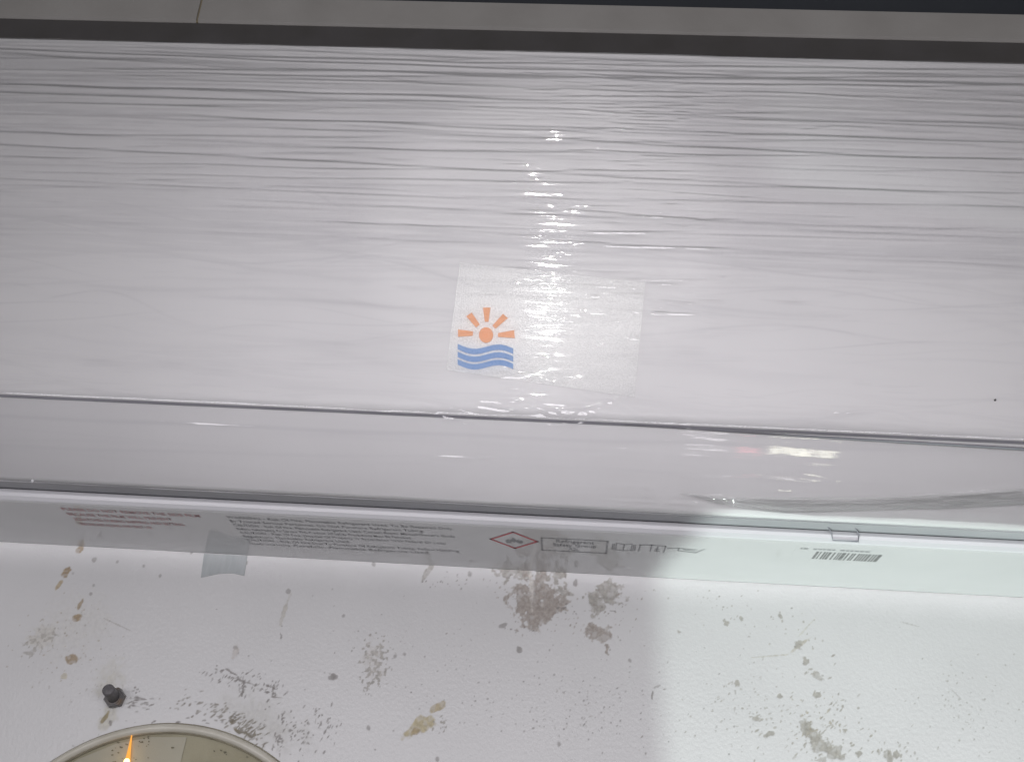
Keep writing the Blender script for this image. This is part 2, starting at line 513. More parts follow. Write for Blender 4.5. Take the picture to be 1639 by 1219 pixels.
# worn black flecks round the lamp
speckle(395, 1088, 60, 16, -20, DK, 0.62, 0.95, 71); speckle(430, 1110, 22, 18, 0, DK, 0.62, 0.95, 72); speckle(388, 1105, 6, 16, 0, DK, 0.5, 0.9)
speckle(225, 1125, 34, 14, 0, DK, 0.62, 0.9, 73); speckle(330, 1135, 70, 20, -8, DK, 0.64, 0.85, 74)
speckle(385, 1168, 44, 22, -30, (0.24, 0.21, 0.15), 0.53, 0.95, 75); speckle(470, 1180, 60, 34, 20, DK, 0.68, 0.9); speckle(510, 1150, 50, 30, 0, DK, 0.74, 0.8)
speckle(140, 1190, 60, 18, 30, DK, 0.75, 0.6)
RF = random.Random(21)
def dashes(cx, cy, sx, sy, tilt, n, ang, la, lb, col=DK, w=(0.9, 1.9)):
    t = math.radians(tilt)
    for _ in range(n):
        a, b = RF.gauss(0, sx), RF.gauss(0, sy)
        x = cx + a * math.cos(t) - b * math.sin(t); y = cy + a * math.sin(t) + b * math.cos(t)
        if (x - 238) ** 2 + (y - 1510) ** 2 < 352 ** 2 or y < 925: continue
        c = on_t(x, y, 0)
        i0, i1 = np.searchsorted(gx, [c.x - 0.006, c.x + 0.006]); k0, k1 = np.searchsorted(gz, [c.z - 0.006, c.z + 0.006])
        if i1 - i0 < 4 or k1 - k0 < 4: continue
        l, wd_, an = RF.uniform(la, lb), RF.uniform(*w), math.radians(ang + RF.gauss(0, 14))
        dx = (GX[k0:k1, i0:i1] - c.x) / px_m; dz = (GZ[k0:k1, i0:i1] - c.z) / px_m
        u = dx * math.cos(an) + dz * math.sin(an); v = -dx * math.sin(an) + dz * math.cos(an)
        m = sstep(0, 0.5, 1.15 - np.sqrt((u / l) ** 2 + (v / wd_) ** 2)) * RF.uniform(0.45, 0.95)
        sub = stain[k0:k1, i0:i1]
        na = m + sub[..., 3] * (1 - m)
        wgt = np.where(na > 1e-6, m / np.maximum(na, 1e-6), 0)[..., None]
        sub[..., :3] = sub[..., :3] * (1 - wgt) + np.array(col) * wgt
        sub[..., 3] = na
dashes(370, 1084, 26, 7, 8, 45, 55, 1.5, 4.5); dashes(430, 1100, 12, 10, 40, 26, 60, 1.5, 4.5); dashes(388, 1100, 3, 9, 0, 12, 70, 2, 5)
dashes(225, 1126, 13, 4, 0, 16, 5, 1.5, 6); dashes(222, 1112, 8, 8, 0, 10, 20, 1, 2.5); dashes(330, 1135, 36, 11, 12, 55, 25, 1.5, 5, (0.33, 0.31, 0.28)); dashes(388, 1163, 20, 11, 32, 85, 38, 2, 7, (0.25, 0.23, 0.19))
dashes(470, 1172, 26, 18, 20, 60, 60, 1, 4); dashes(520, 1155, 14, 16, 0, 26, 70, 1.5, 5); dashes(455, 1148, 4, 7, 0, 7, 70, 2, 5); dashes(300, 1155, 60, 3, 0, 14, 10, 1, 4)
dashes(90, 1020, 45, 45, 0, 60, 30, 0.8, 2.4, (0.42, 0.39, 0.34)); dashes(640, 1060, 170, 70, 0, 90, 60, 0.7, 2.2, (0.38, 0.37, 0.36)); dashes(930, 1130, 90, 50, 0, 130, 50, 0.7, 2.4, (0.36, 0.35, 0.34))
dashes(850, 960, 50, 38, 0, 60, 60, 0.8, 3, FLAKE); dashes(965, 980, 36, 36, 0, 40, 60, 0.8, 3, FLAKE); dashes(720, 925, 34, 9, 0, 30, 60, 1, 3); dashes(1120, 960, 60, 12, 0, 24, 30, 0.8, 2.5, GREYST)
dashes(1315, 1160, 44, 44, 50, 120, 40, 1, 4.5, (0.37, 0.35, 0.31)); dashes(1200, 1130, 70, 50, 0, 90, 50, 0.8, 3, (0.42, 0.4, 0.37)); dashes(1430, 1200, 30, 12, 0, 30, 60, 1, 4, (0.37, 0.35, 0.31))
dashes(1550, 1130, 60, 45, 0, 70, 40, 0.7, 2.4, (0.42, 0.41, 0.38)); dashes(1290, 1010, 16, 16, 0, 16, 50, 0.8, 3, (0.42, 0.4, 0.36)); dashes(1190, 985, 40, 18, 0, 20, 70, 0.8, 3, (0.42, 0.4, 0.37))
# marks just below the unit on the left and centre
for (x, y) in ((150, 896), (188, 899), (230, 905), (256, 921), (307, 884), (395, 900), (396, 886), (598, 903), (597, 895), (690, 900), (676, 930), (682, 912), (752, 918), (795, 932), (550, 985), (533, 1082),
               (632, 1050), (680, 1050), (648, 1047), (590, 1165), (895, 1190), (880, 1040), (1008, 1056), (700, 1215)):
    r = 2.2 + 3.2 * ((x * 7 + y * 3) % 10) / 10
    blob(x, y, r, r * 1.3, (x % 60) - 30, DK, 0.6, 0.9, 0.5)
blob(682, 918, 5, 20, -25, GREYST, 0.8, 1.3); blob(533, 1083, 8, 6, 0, DK, 0.7, 1.2); speckle(720, 925, 60, 20, 0, DK, 0.72, 0.6)
# right-hand side
blob(1278, 1034, 26, 3, 38, (0.46, 0.43, 0.36), 0.85, 0.6, 0.5); blob(1235, 1049, 38, 1.6, 8, (0.5, 0.48, 0.42), 0.75, 0.5); blob(1290, 1005, 24, 1.4, 48, (0.55, 0.54, 0.48), 0.6, 0.5)
for a in ((1277, 1032, 7, 8), (1289, 1059, 6, 6), (1305, 1080, 9, 10), (1308, 1112, 6, 4), (1289, 1165, 9, 18), (1315, 1192, 16, 14), (1300, 1175, 12, 10), (1336, 1200, 12, 6), (1328, 1210, 16, 8),
          (1421, 1209, 7, 10), (1435, 1207, 5, 5), (1377, 1204, 6, 4), (1248, 1112, 4, 5), (1211, 1149, 8, 4), (1231, 1174, 6, 4), (1250, 985, 4, 8), (1187, 990, 4, 5), (1163, 997, 6, 6),
          (1085, 1010, 3, 8), (1440, 1003, 3, 3), (1180, 1093, 4, 5), (1187, 1133, 4, 3), (1353, 1170, 4, 6)):
    blob(*a, 10, (0.37, 0.35, 0.315), 0.85, 1.8, 0.35, 2.2, -0.0001)
blob(1044, 1112, 2, 8, -5, DK, 0.85, 0.3); blob(1052, 1098, 9, 2, 25, DK, 0.5, 0.5); blob(1530, 1110, 14, 1.2, -45, GREYST, 0.5, 0.4); blob(1455, 998, 20, 1.2, -12, GREYST, 0.45, 0.4)
speckle(1300, 1150, 90, 70, 0, (0.4, 0.36, 0.28), 0.73, 0.85); speckle(1180, 1120, 120, 90, 0, GREYST, 0.76, 0.7); speckle(1550, 1130, 110, 80, 0, GREYST, 0.77, 0.6)
speckle(900, 1130, 200, 90, 0, (0.45, 0.43, 0.41), 0.74, 0.55); speckle(130, 1060, 160, 150, 0, (0.42, 0.4, 0.37), 0.76, 0.6)
speckle(1130, 955, 60, 14, 0, GREYST, 0.74, 0.4)
speckle(640, 1040, 300, 130, 0, (0.45, 0.44, 0.42), 0.79, 0.5)
Pw = np.stack([GX, -depth * 0.0 - np.minimum(depth, 0), GZ], -1)
edge = np.minimum(np.minimum(GX - x0w, x1w - GX), np.minimum(GZ - z0w, z1w - GZ))
Pw[..., 1] *= sstep(0.0, 0.002, edge)
# lamp opening is cut later by the lamp's own rim standing proud of the wall
wall = grid_mesh('wall', Pw, M['wall'])
ca = wall.data.color_attributes.new('stain', 'FLOAT_COLOR', 'POINT')
ca.data.foreach_set('color', stain.reshape(-1).astype(np.float32))
tag(wall, kind='structure')
xa, xb, za, zb = gx[0], gx[-1], gz[0], gz[-1]
Xo0, Xo1, Zo0, Zo1 = -1.3, 1.3, CAM_Z - 0.75, zt(47, 0.0) - 0.001
bm = bmesh.new(); bm.from_mesh(wall.data)
for (p, q, r, s) in ((Xo0, xa, za, zb), (xb, Xo1, za, zb), (Xo0, Xo1, Zo0, za), (Xo0, Xo1, zb, Zo1)):
    vs = [bm.verts.new(c) for c in ((p, 0, r), (q, 0, r), (q, 0, s), (p, 0, s))]
    bm.faces.new(vs)
bm.normal_update()
bm.to_mesh(wall.data); bm.free()

# ------------------------------------------------------------------ above the unit
zc0, zc1 = zt(47, 0.012), zt(6, 0.012)
shade_bar = extrude('wall_shade_strip', [(0.0, zt(112, 0.0)), (0.010, zt(112, 0.010)), (0.010, zc0 - 0.0006), (0.0, zc0 - 0.0006)], -1.2, 1.2, M['wall_shade'])  # the unit's shade on the wall, built as a dark strip
tag(shade_bar, kind='structure')
jx = on_t(320, 12, 0.012).x
fascia = bpy.data.objects.new('fascia', None); COL.objects.link(fascia); fascia.location = (0, 0, zc0)
tag(fascia, kind='structure')
slope_fix = 0.0
for (a, b) in ((-1.2, jx - 0.0009), (jx + 0.0009, 1.2)):
    o = extrude('board', [(0.0, zc0), (0.010, zc0), (0.012, zc0 + 0.002), (0.012, zc1), (0.0, zc1)], a, b, M['board'], fascia)
extrude('joint', [(0.0, zc0 + 0.0004), (0.0108, zc0 + 0.0004), (0.0108, zc1 - 0.0004), (0.0, zc1 - 0.0004)], jx - 0.0009, jx + 0.0009, M['grout'], fascia)
ceil = extrude('ceiling', [(-0.02, zc1 + 0.0006), (0.004, zc1 + 0.0006), (0.10, zc1 + 0.13), (0.10, zc1 + 0.16), (-0.02, zc1 + 0.16)], -1.2, 1.2, M['black'])  # near-black ceiling over the boards
tag(ceil, kind='structure')

# ------------------------------------------------------------------ air conditioner
ac = bpy.data.objects.new('air_conditioner', None); COL.objects.link(ac); ac.location = (0, 0, Z0)
tag(ac, 'white wall air conditioner wrapped in wrinkled clear film, above the stained wall', 'air conditioner')
zt_back = Z_TOP - 0.002
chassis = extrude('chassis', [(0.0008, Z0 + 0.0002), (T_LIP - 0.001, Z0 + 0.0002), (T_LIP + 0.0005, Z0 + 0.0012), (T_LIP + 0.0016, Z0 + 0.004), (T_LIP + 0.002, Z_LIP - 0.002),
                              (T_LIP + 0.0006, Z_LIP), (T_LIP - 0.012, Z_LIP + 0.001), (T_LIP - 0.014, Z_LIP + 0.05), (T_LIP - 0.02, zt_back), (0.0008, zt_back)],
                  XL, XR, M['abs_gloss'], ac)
# the rounded front lip catches more light than the underside: own moulding, a hair proud, that light put into its paler colour
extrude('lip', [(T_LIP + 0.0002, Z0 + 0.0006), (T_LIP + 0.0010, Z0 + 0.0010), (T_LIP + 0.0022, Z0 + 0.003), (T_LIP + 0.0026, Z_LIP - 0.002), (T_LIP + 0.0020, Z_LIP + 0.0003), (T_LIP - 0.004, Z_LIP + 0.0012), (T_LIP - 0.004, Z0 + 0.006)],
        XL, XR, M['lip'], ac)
extrude('air_louver', [(T_LIP - 0.010, Z_LIP + 0.0014), (T_FB - 0.003, Z_FB + 0.001), (T_FB - 0.003, Z_FB + 0.004), (T_LIP - 0.010, Z_LIP + 0.006)], XL, XR, M['louver'], ac)

# flap
flap = []
p0 = np.array((T_PAN - 0.0015, Z_SEAM - 0.0015)); p2 = np.array((T_FB, Z_FB)); p1 = p0 + np.array((0.36, 0.45)) * (p2 - p0)
NF = 28
for i in range(NF + 1):
    s = i / NF
    flap.append(tuple(p0 * (1 - s) ** 2 + 2 * p1 * s * (1 - s) + p2 * s * s))
flap_back = [(t - 0.004, z + 0.002) for (t, z) in reversed(flap)]
extrude('flap', flap + flap_back, XL, XR, M['abs'], ac, sm=False)
for p in bpy.data.objects['flap'].data.polygons:
    if len(p.vertices) == 4: p.use_smooth = True

# front panel, gently bowed, rolling back at its top edge
pan = []
NP = 40
for i in range(NP + 1):
    s = i / NP
    pan.append((T_PAN + 0.010 * math.sin(math.pi * min(1, s * 1.02)) , Z_SEAM + (Z_TOP - Z_SEAM) * s))
for k in range(1, 7):
    a = k / 6 * math.pi / 2
    pan.append((T_PAN - 0.012 * (1 - math.cos(a)) , Z_TOP + 0.004 * math.sin(a)))
pan_back = [(t - 0.005, z) for (t, z) in reversed(pan[:NP])]
fp = extrude('front_panel', pan + [(T_PAN - 0.03, Z_TOP + 0.002)] + pan_back, XL, XR, M['abs'], ac)
for p in fp.data.polygons:
    if len(p.vertices) == 4: p.use_smooth = True
extrude('top_cover', [(0.001, zt_back), (T_PAN - 0.02, zt_back + 0.0014), (T_PAN - 0.02, zt_back - 0.006), (0.001, zt_back - 0.006)], XL, XR, M['abs'], ac)
# dark line of the seam, the gap's shade put into its colour, doubled towards the right where the panel edge stands open
extrude('seam_shade_strip', [(T_PAN - 0.0012, Z_SEAM - 0.0017), (T_PAN - 0.0012, Z_SEAM + 0.0002), (T_PAN - 0.006, Z_SEAM + 0.0002), (T_PAN - 0.006, Z_SEAM - 0.0017)], XL, XR, M['seam'], ac)


def pan_t(z):
    s = (z - Z_SEAM) / (Z_TOP - Z_SEAM)
    return T_PAN + 0.010 * math.sin(math.pi * min(1, max(0, s) * 1.02))


def on_panel(px, py, off=0.0):
    t = T_PAN + 0.006
    for _ in range(6):
        p = on_t(px, py, t + off)
        t = pan_t(p.z)
    return on_t(px, py, t + off)


tl = []
for px, dy in ((1000, 3.5), (1160, 6.0), (1320, 8.0), (1480, 9.5), (1660, 11.0), (1760, 12.0)):
    base = 668 + (px - COLX) * 0.0488
    tl.append(on_t(px, base + dy, T_PAN - 0.0006))
tube('panel_edge_line', tl, [0.0002, 0.0005, 0.0006, 0.0007, 0.0008, 0.0008], M['seam'], ac, 6)

# sticker with the sun and wave emblem (follows the bowed panel)


def patch(name, quad, off, mat, parent, n=24, thick=0.00012):
    (a, b, c, d) = [np.array(q, float) for q in quad]           # tl, tr, br, bl in photo pixels
    P = np.zeros((n + 1, n + 1, 3))
    for i in range(n + 1):
        for j in range(n + 1):
            u, v = j / n, i / n
            q = (a * (1 - u) + b * u) * (1 - v) + (d * (1 - u) + c * u) * v
            P[i, j] = on_panel(q[0], q[1], off)
    return grid_mesh(name, P, mat, parent, flip=True)


sticker = patch('sticker', ((736, 420), (1033, 452), (1016, 636), (714, 592)), 0.0002, M['sticker'], ac)
tag(sticker, 'grainy see-through sticker with an orange sun over blue waves')


def flat_on_panel(name, polys, off, mat, parent):
    V, Fc = [], []
    for poly in polys:
        k = len(V)
        V += [on_panel(x, y, off) for (x, y) in poly]
        Fc.append(tuple(range(k, k + len(poly))))
    return mesh_py(name, V, Fc, mat, parent)


sc = (778, 536)
flat_on_panel('sun_disc', [[(sc[0] + 11.5 * math.cos(a), sc[1] + 12.5 * math.sin(a)) for a in np.linspace(0, 2 * math.pi, 28)[:-1]]], 0.00045, M['orange'], sticker)
for r in (((773, 492), (785, 492), (782, 515), (776, 515)), ((746, 506), (755, 500), (768, 519), (762, 524)), ((805, 502), (813, 509), (793, 526), (788, 521)),
          ((733, 527), (733, 539), (757, 537), (757, 530)), ((797, 533), (823, 528), (824, 541), (797, 539))):
    flat_on_panel('sun_ray', [r], 0.00045, M['orange'], sticker)
for k, base in enumerate((554, 566.5, 578.5)):
    top, bot = [], []
    for i in range(25):
        s = i / 24
        x = 732.5 + 89 * s
        y = base + 7.5 * s + 5.2 * math.sin(2 * math.pi * (s - 0.02)) * (1 if True else 0) + 1.0
        top.append((x, y - 4.4)); bot.append((x, y + 4.4))
    V = [on_panel(x, y, 0.00045) for (x, y) in top] + [on_panel(x, y, 0.00045) for (x, y) in bot]
    mesh_py('wave', V, [(i, i + 1, 26 + i, 25 + i) for i in range(24)], M['blue'], sticker)

# ------------------------------------------------------------------ printing on the underside
ZU = Z0 + 0.00006


def text_mesh(body, bold=0.0):
    cu = bpy.data.curves.new('print', 'FONT')
    cu.body = body
    cu.size = 1.0
    cu.offset = bold
    cu.resolution_u = 2
    o = bpy.data.objects.new('print', cu)
    COL.objects.link(o)
    dg = bpy.context.evaluated_depsgraph_get()
    me = bpy.data.meshes.new_from_object(o.evaluated_get(dg))
    bpy.data.objects.remove(o)
    return me


def text_on_underside(name, rows, mat, parent, cap=0.75, label=None):
    """rows: (text, px0, py0, px1, py1, height m); the print's top points to the front edge"""
    bmj = bmesh.new()
    for (body, x0, y0, x1, y1, h, bold) in rows:
        me = text_mesh(body, bold)
        co = np.empty(len(me.vertices) * 3, np.float32); me.vertices.foreach_get('co', co); co = co.reshape(-1, 3)
        w0, w1 = co[:, 0].min(), co[:, 0].max()
        a = on_z(x0, y0, ZU); b = on_z(x1, y1, ZU)
        u = (co[:, 0] - w0) / (w1 - w0)
        P = np.empty_like(co)
        P[:, 0] = a.x + (b.x - a.x) * u
        P[:, 1] = a.y + (b.y - a.y) * u - co[:, 1] / 0.7 * h
        P[:, 2] = ZU
        me.vertices.foreach_set('co', P.reshape(-1)); me.update()
        bmj.from_mesh(me)
        bpy.data.meshes.remove(me)
    me = bpy.data.meshes.new(name); bmj.to_mesh(me); bmj.free()
    o = link(name, me, mat, parent)
    if label: o['label'] = label
    return o


def und_slope(px):                     # row of the underside's front edge at column px
    return 845 + (px - COLX) * 0.0525


def under_line(px, dt):
    """x of column px at the front edge, dt metres in from that edge -> point"""
    p = on_z(px, und_slope(px), ZU)
    return Vector((p.x, -T_LIP + dt, ZU))


def text_block(name, lines, xs, dts, h, mat, label, bolds, parent=None):
    rows_ = []
    bmj = bmesh.new()
    for body, (x0, x1), dt, bold in zip(lines, xs, dts, bolds):
        me = text_mesh(body, bold)
        co = np.empty(len(me.vertices) * 3, np.float32); me.vertices.foreach_get('co', co); co = co.reshape(-1, 3)
        w0, w1 = co[:, 0].min(), co[:, 0].max()
        P = np.empty_like(co)
        P[:, 0] = x0 + (x1 - x0) * (co[:, 0] - w0) / (w1 - w0)
        P[:, 1] = -T_LIP + dt - co[:, 1] / 0.7 * h
        P[:, 2] = ZU
        me.vertices.foreach_set('co', P.reshape(-1)); me.update()
        bmj.from_mesh(me); bpy.data.meshes.remove(me)
    me = bpy.data.meshes.new(name); bmj.to_mesh(me); bmj.free()
    o = link(name, me, mat, parent or ac)
    if label: o['label'] = label
    return o


xr = lambda px, py: on_z(px, py, ZU).x
# red notice
rx0 = xr(96, 812)
k_red = (xr(320, 826) - rx0) / 1415.0
RL = ["PLEASE DO NOT REMOVE THE SIDE FILM", "BECAUSE THE FILM WILL PREVENT", "SCRATCHES DURING SHIPPING AND SETTING", "BEFORE INSTALLING AND FIRST USE"]
text_block('red_notice', RL, [(rx0, rx0 + 1415 * k_red), (rx0 - 0.0005, rx0 + 1080 * k_red), (rx0 - 0.0005, rx0 + 1150 * k_red), (rx0 - 0.0005, rx0 + 760 * k_red)],
           [0.0125 + 0.0102 * i for i in range(4)], 0.0052, M['ink_red'], 'red printed notice of four lines at the left of the underside', [0.012] * 4)
# black warning
bx0 = xr(363, 828); bw = xr(724, 846) - bx0
BL = ["WARNING - Risk Of Fire. Flammable Refrigerant Used. To Be Repaired Only",
      "By Trained Service Personnel. Do Not Puncture Refrigerant Tubing.",
      "CAUTION - Risk Of Fire. Flammable Refrigerant Used. Consult Repair Manual/Owner's Guide",
      "Before Attempting To Service This Product. All Safety Precautions Must Be Followed.",
      "CAUTION - Risk Of Fire. Dispose Of Properly In Accordance With Federal Or Local",
      "Regulations. Flammable Refrigerant Used.",
      "CAUTION - Risk Of Fire Due To Puncture Of Refrigerant Tubing; Follow Handling",
      "Instructions Carefully. Flammable Refrigerant Used."]
BW = [1.0, 0.87, 1.0, 0.80, 0.95, 0.5, 1.0, 0.86]
text_block('black_warning', BL, [(bx0, bx0 + bw * w) for w in BW], [0.0115 + 0.0079 * i for i in range(8)], 0.0046, M['ink_black'],
           'black printed fire warning of eight lines on the underside', [0.008, 0.006, 0.006] + [0.002] * 5)


def strokes(name, segs, w, mat, parent, label=None):
    """thin printed lines on the underside between points"""
    V, Fc = [], []
    for (a, b) in segs:
        a = Vector(a); b = Vector(b)
        d = (b - a); d.z = 0
        if d.length < 1e-7: continue
        d.normalize(); n = Vector((-d.y, d.x, 0)) * w / 2
        e = d * w / 2
        k = len(V)
        V += [a - n - e, b - n + e, b + n + e, a + n - e]
        Fc.append((k, k + 1, k + 2, k + 3))
    o = mesh_py(name, V, Fc, mat, parent)
    if label: o['label'] = label
    return o


def U(x, dt, dz=0.0):
    return Vector((x, -T_LIP + dt, ZU - dz))


# flame diamond
cxd = xr(823, 866); hw = (xr(860, 868) - xr(786, 864)) / 2
dt0, dt1 = 0.0095, 0.0095 + 2 * hw * 1.18
dm = (dt0 + dt1) / 2
D4 = [U(cxd, dt0), U(cxd + hw, dm), U(cxd, dt1), U(cxd - hw, dm)]
diamond = strokes('hazard_diamond', [(D4[i], D4[(i + 1) % 4]) for i in range(4)], 0.0017, M['ink_red2'], ac, 'red outlined diamond with a black flame')
fl = [(-0.55, 0.50), (-0.62, 0.1), (-0.40, -0.25), (-0.34, 0.05), (-0.16, -0.2), (-0.08, -0.62), (0.10, -0.25), (0.16, -0.02), (0.34, -0.35), (0.36, 0.0), (0.55, -0.1), (0.62, 0.25), (0.50, 0.5), (0.25, 0.42), (0.12, 0.1), (0.0, 0.35), (-0.15, 0.12), (-0.25, 0.45)]
mesh_py('flame_mark', [U(cxd + a * hw * 0.62, dm + 0.0006 + b * hw * 0.80, 0.00005) for (a, b) in fl], [tuple(range(len(fl)))], M['ink_black'], diamond)
# refrigerant box
b0, b1 = xr(867, 864), xr(972, 872)
bt0, bt1 = 0.018, 0.018 + 0.026
box = strokes('refrigerant_box', [(U(b0, bt0), U(b1, bt0)), (U(b1, bt0), U(b1, bt1)), (U(b1, bt1), U(b0, bt1)), (U(b0, bt1), U(b0, bt0))], 0.0011, M['ink_black'], ac, 'black outlined box with three lines of print')
bmid = (b0 + b1) / 2; bwid = b1 - b0
text_block('box_print', ["Refrigerant", "Safety Group", "A2L"], [(bmid - bwid * 0.28, bmid + bwid * 0.30), (bmid - bwid * 0.33, bmid + bwid * 0.34), (bmid - bwid * 0.09, bmid + bwid * 0.08)],
         [bt0 + 0.008, bt0 + 0.0156, bt0 + 0.0236], 0.0060, M['ink_black'], None, [0.012] * 3, box)
# manual, service and spanner symbols
m0, m1 = xr(980, 877), xr(1016, 879)
seg = []
for f_ in (0.0, 0.08, 0.16, 0.5, 0.84, 0.92, 1.0):
    x = m0 + (m1 - m0) * f_
    seg.append((U(x, 0.0229), U(x, 0.0347)))
seg += [(U(m0 + (m1 - m0) * 0.16, 0.0210), U(m0 + (m1 - m0) * 0.5, 0.0229)), (U(m0 + (m1 - m0) * 0.5, 0.0229), U(m0 + (m1 - m0) * 0.84, 0.0210)),
        (U(m0 + (m1 - m0) * 0.16, 0.0347), U(m0 + (m1 - m0) * 0.5, 0.0360)), (U(m0 + (m1 - m0) * 0.5, 0.0360), U(m0 + (m1 - m0) * 0.84, 0.0347))]
strokes('manual_symbol', seg, 0.0007, M['ink_black'], ac, 'black open book symbol')
s0, s1 = xr(1023, 879), xr(1063, 882)
seg = [(U(s0, 0.0222), U(s0, 0.0354)), (U(s0, 0.0222), U(s0 + (s1 - s0) * 0.45, 0.0210)), (U(s0 + (s1 - s0) * 0.45, 0.0210), U(s0 + (s1 - s0) * 0.45, 0.0341)), (U(s1, 0.0222), U(s1, 0.0354)),
       (U(s0 + (s1 - s0) * 0.45, 0.0210), U(s1, 0.0222)), (U(s0 + (s1 - s0) * 0.70, 0.0241), U(s0 + (s1 - s0) * 0.70, 0.0329)), (U(s0 + (s1 - s0) * 0.62, 0.0329), U(s0 + (s1 - s0) * 0.80, 0.0329)),
       (U(s0 + (s1 - s0) * 0.64, 0.0291), U(s0 + (s1 - s0) * 0.78, 0.0291))]
strokes('service_symbol', seg, 0.0008, M['ink_black'], ac, 'black service manual symbol with a small figure')
w0, w1 = xr(1068, 881), xr(1124, 886)
seg = [(U(w0, 0.0266), U(w0 + (w1 - w0) * 0.25, 0.0248)), (U(w0 + (w1 - w0) * 0.3, 0.0248), U(w0 + (w1 - w0) * 0.8, 0.0260)), (U(w0 + (w1 - w0) * 0.3, 0.0297), U(w0 + (w1 - w0) * 0.8, 0.0323)),
       (U(w0 + (w1 - w0) * 0.8, 0.0323), U(w1, 0.0241)), (U(w0 + (w1 - w0) * 0.3, 0.0248), U(w0 + (w1 - w0) * 0.3, 0.0297)), (U(w0 + (w1 - w0) * 0.45, 0.0272), U(w0 + (w1 - w0) * 0.75, 0.0285))]
strokes('spanner_symbol', seg, 0.0009, M['ink_black'], ac, 'black spanner symbol')

# barcode
lab = slab('barcode_label', [Vector((0, 0, 0.00008)) + U(xr(1276, 875), 0.0085), Vector((0, 0, 0.00008)) + U(xr(1420, 882), 0.0085), Vector((0, 0, 0.00008)) + U(xr(1420, 882), 0.034), Vector((0, 0, 0.00008)) + U(xr(1276, 875), 0.034)], (0, 0, 0.00004), M['abs_gloss'], ac)
random.seed(5)
bx, bend = xr(1310, 879), xr(1415, 885)
V, Fc = [], []
while bx < bend:
    w = random.choice((0.0007, 0.0010, 0.0015, 0.0022)); g = random.choice((0.0005, 0.0006, 0.0009, 0.0014))
    k = len(V)
    V += [U(bx, 0.0165, 0.00002), U(bx + w, 0.0165, 0.00002), U(bx + w, 0.0315, 0.00002), U(bx, 0.0315, 0.00002)]
    Fc.append((k, k + 1, k + 2, k + 3)); bx += w + g
o = mesh_py('barcode_bars', V, Fc, M['grime_ink'], lab); tag(o, kind='stuff')
V, Fc = [], []
bx = xr(1284, 874)
while bx < xr(1400, 881):
    w = random.uniform(0.001, 0.0028)
    if random.random() < 0.8:
        k = len(V)
        V += [U(bx, 0.0105, 0.00002), U(bx + w, 0.0105, 0.00002), U(bx + w, 0.0130, 0.00002), U(bx, 0.0130, 0.00002)]
        Fc.append((k, k + 1, k + 2, k + 3))
    bx += w + 0.0007
o = mesh_py('fine_print', V, Fc, M['ink_black'], lab); tag(o, kind='stuff')

# latch outline across the slot and lip on the right
TL = T_LIP + 0.0026
pts = [on_t(1322, 838, TL + 0.008), on_t(1331, 852, TL + 0.001), on_t(1333, 864, TL), on_t(1374, 866, TL), on_t(1375, 855, TL + 0.001), on_t(1367, 841, TL + 0.008)]
latch = tube('latch', pts, [0.0004, 0.00035, 0.00035, 0.00045, 0.0004, 0.0004], M['groove'], ac, 6)

# ------------------------------------------------------------------ protective film
prof = [(T_PAN + 0.0014 + 0.010 * math.sin(math.pi * min(1, s * 1.02)), Z_SEAM + (Z_TOP - Z_SEAM) * s) for s in np.linspace(1.0, 0.0, 60)]
prof = [(T_PAN - 0.004, Z_TOP + 0.0048)] + prof
prof += [(t + 0.0016, z - 0.0010) for (t, z) in flap[2:-1]]
prof += [(T_FB + 0.0012, Z_FB - 0.0010), (T_FB - 0.003, Z_FB - 0.0002)]
prof = np.array(prof)
seg = np.r_[0, np.cumsum(np.hypot(*np.diff(prof, axis=0).T))]
ARC = seg[-1]
sv = np.arange(0, ARC, 0.00052)
ft = np.interp(sv, seg, prof[:, 0]); fz = np.interp(sv, seg, prof[:, 1])
ker = np.hanning(5); ker /= ker.sum()
pad = lambda a: np.convolve(np.r_[np.full(2, a[0]), a, np.full(2, a[-1])], ker, 'valid')
ft, fz = pad(ft), pad(fz)
nt = np.gradient(fz); nz_ = -np.gradient(ft)
ln = np.hypot(nt, nz_); nt, nz_ = -nt / ln, -nz_ / ln
if nt[len(nt) // 2] < 0: nt, nz_ = -nt, -nz_
su = np.arange(-0.43, 0.42, 0.0012)
SU, SV = np.meshgrid(su, sv)
Hh = np.zeros_like(SU)
Pleat = np.zeros_like(SU)
s_seam = float(np.interp(0, [0], [0]))
i_seam = int(np.argmin(np.abs(fz - Z_SEAM))); S_SEAM = sv[i_seam]


def ridge(u0, v0, L, slope, w, amp, wig, ph, side=0.6, ink=None):
    i0, i1 = np.searchsorted(su, u0 - L * 1.05), np.searchsorted(su, u0 + L * 1.05)
    if i1 - i0 < 3: return
    uu = su[i0:i1]
    line = v0 + slope * (uu - u0) + wig * np.sin((uu - u0) / max(L, 0.03) * 3.1 + ph) + wig * 0.35 * np.sin((uu - u0) * 45 + ph * 2.3)
    fade = np.clip(1 - ((uu - u0) / L) ** 2, 0, 1) ** 0.8
    r0 = np.searchsorted(sv, line.min() - 6 * w); r1 = np.searchsorted(sv, line.max() + 6 * w)
    if r1 - r0 < 2: return
    d = (sv[r0:r1, None] - line[None, :]) / w
    g = np.exp(-d * d) - side * np.exp(-((d + 1.7) / 1.4) ** 2)
    Pleat[r0:r1, i0:i1] += (min(1.0, amp / 0.0005) * 0.8 if ink is None else ink) * fade[None, :] * np.exp(-(d + 0.5) ** 2 * 1.3)
    Hh[r0:r1, i0:i1] += 0.5 * amp * fade[None, :] * g


R = random.Random(3)
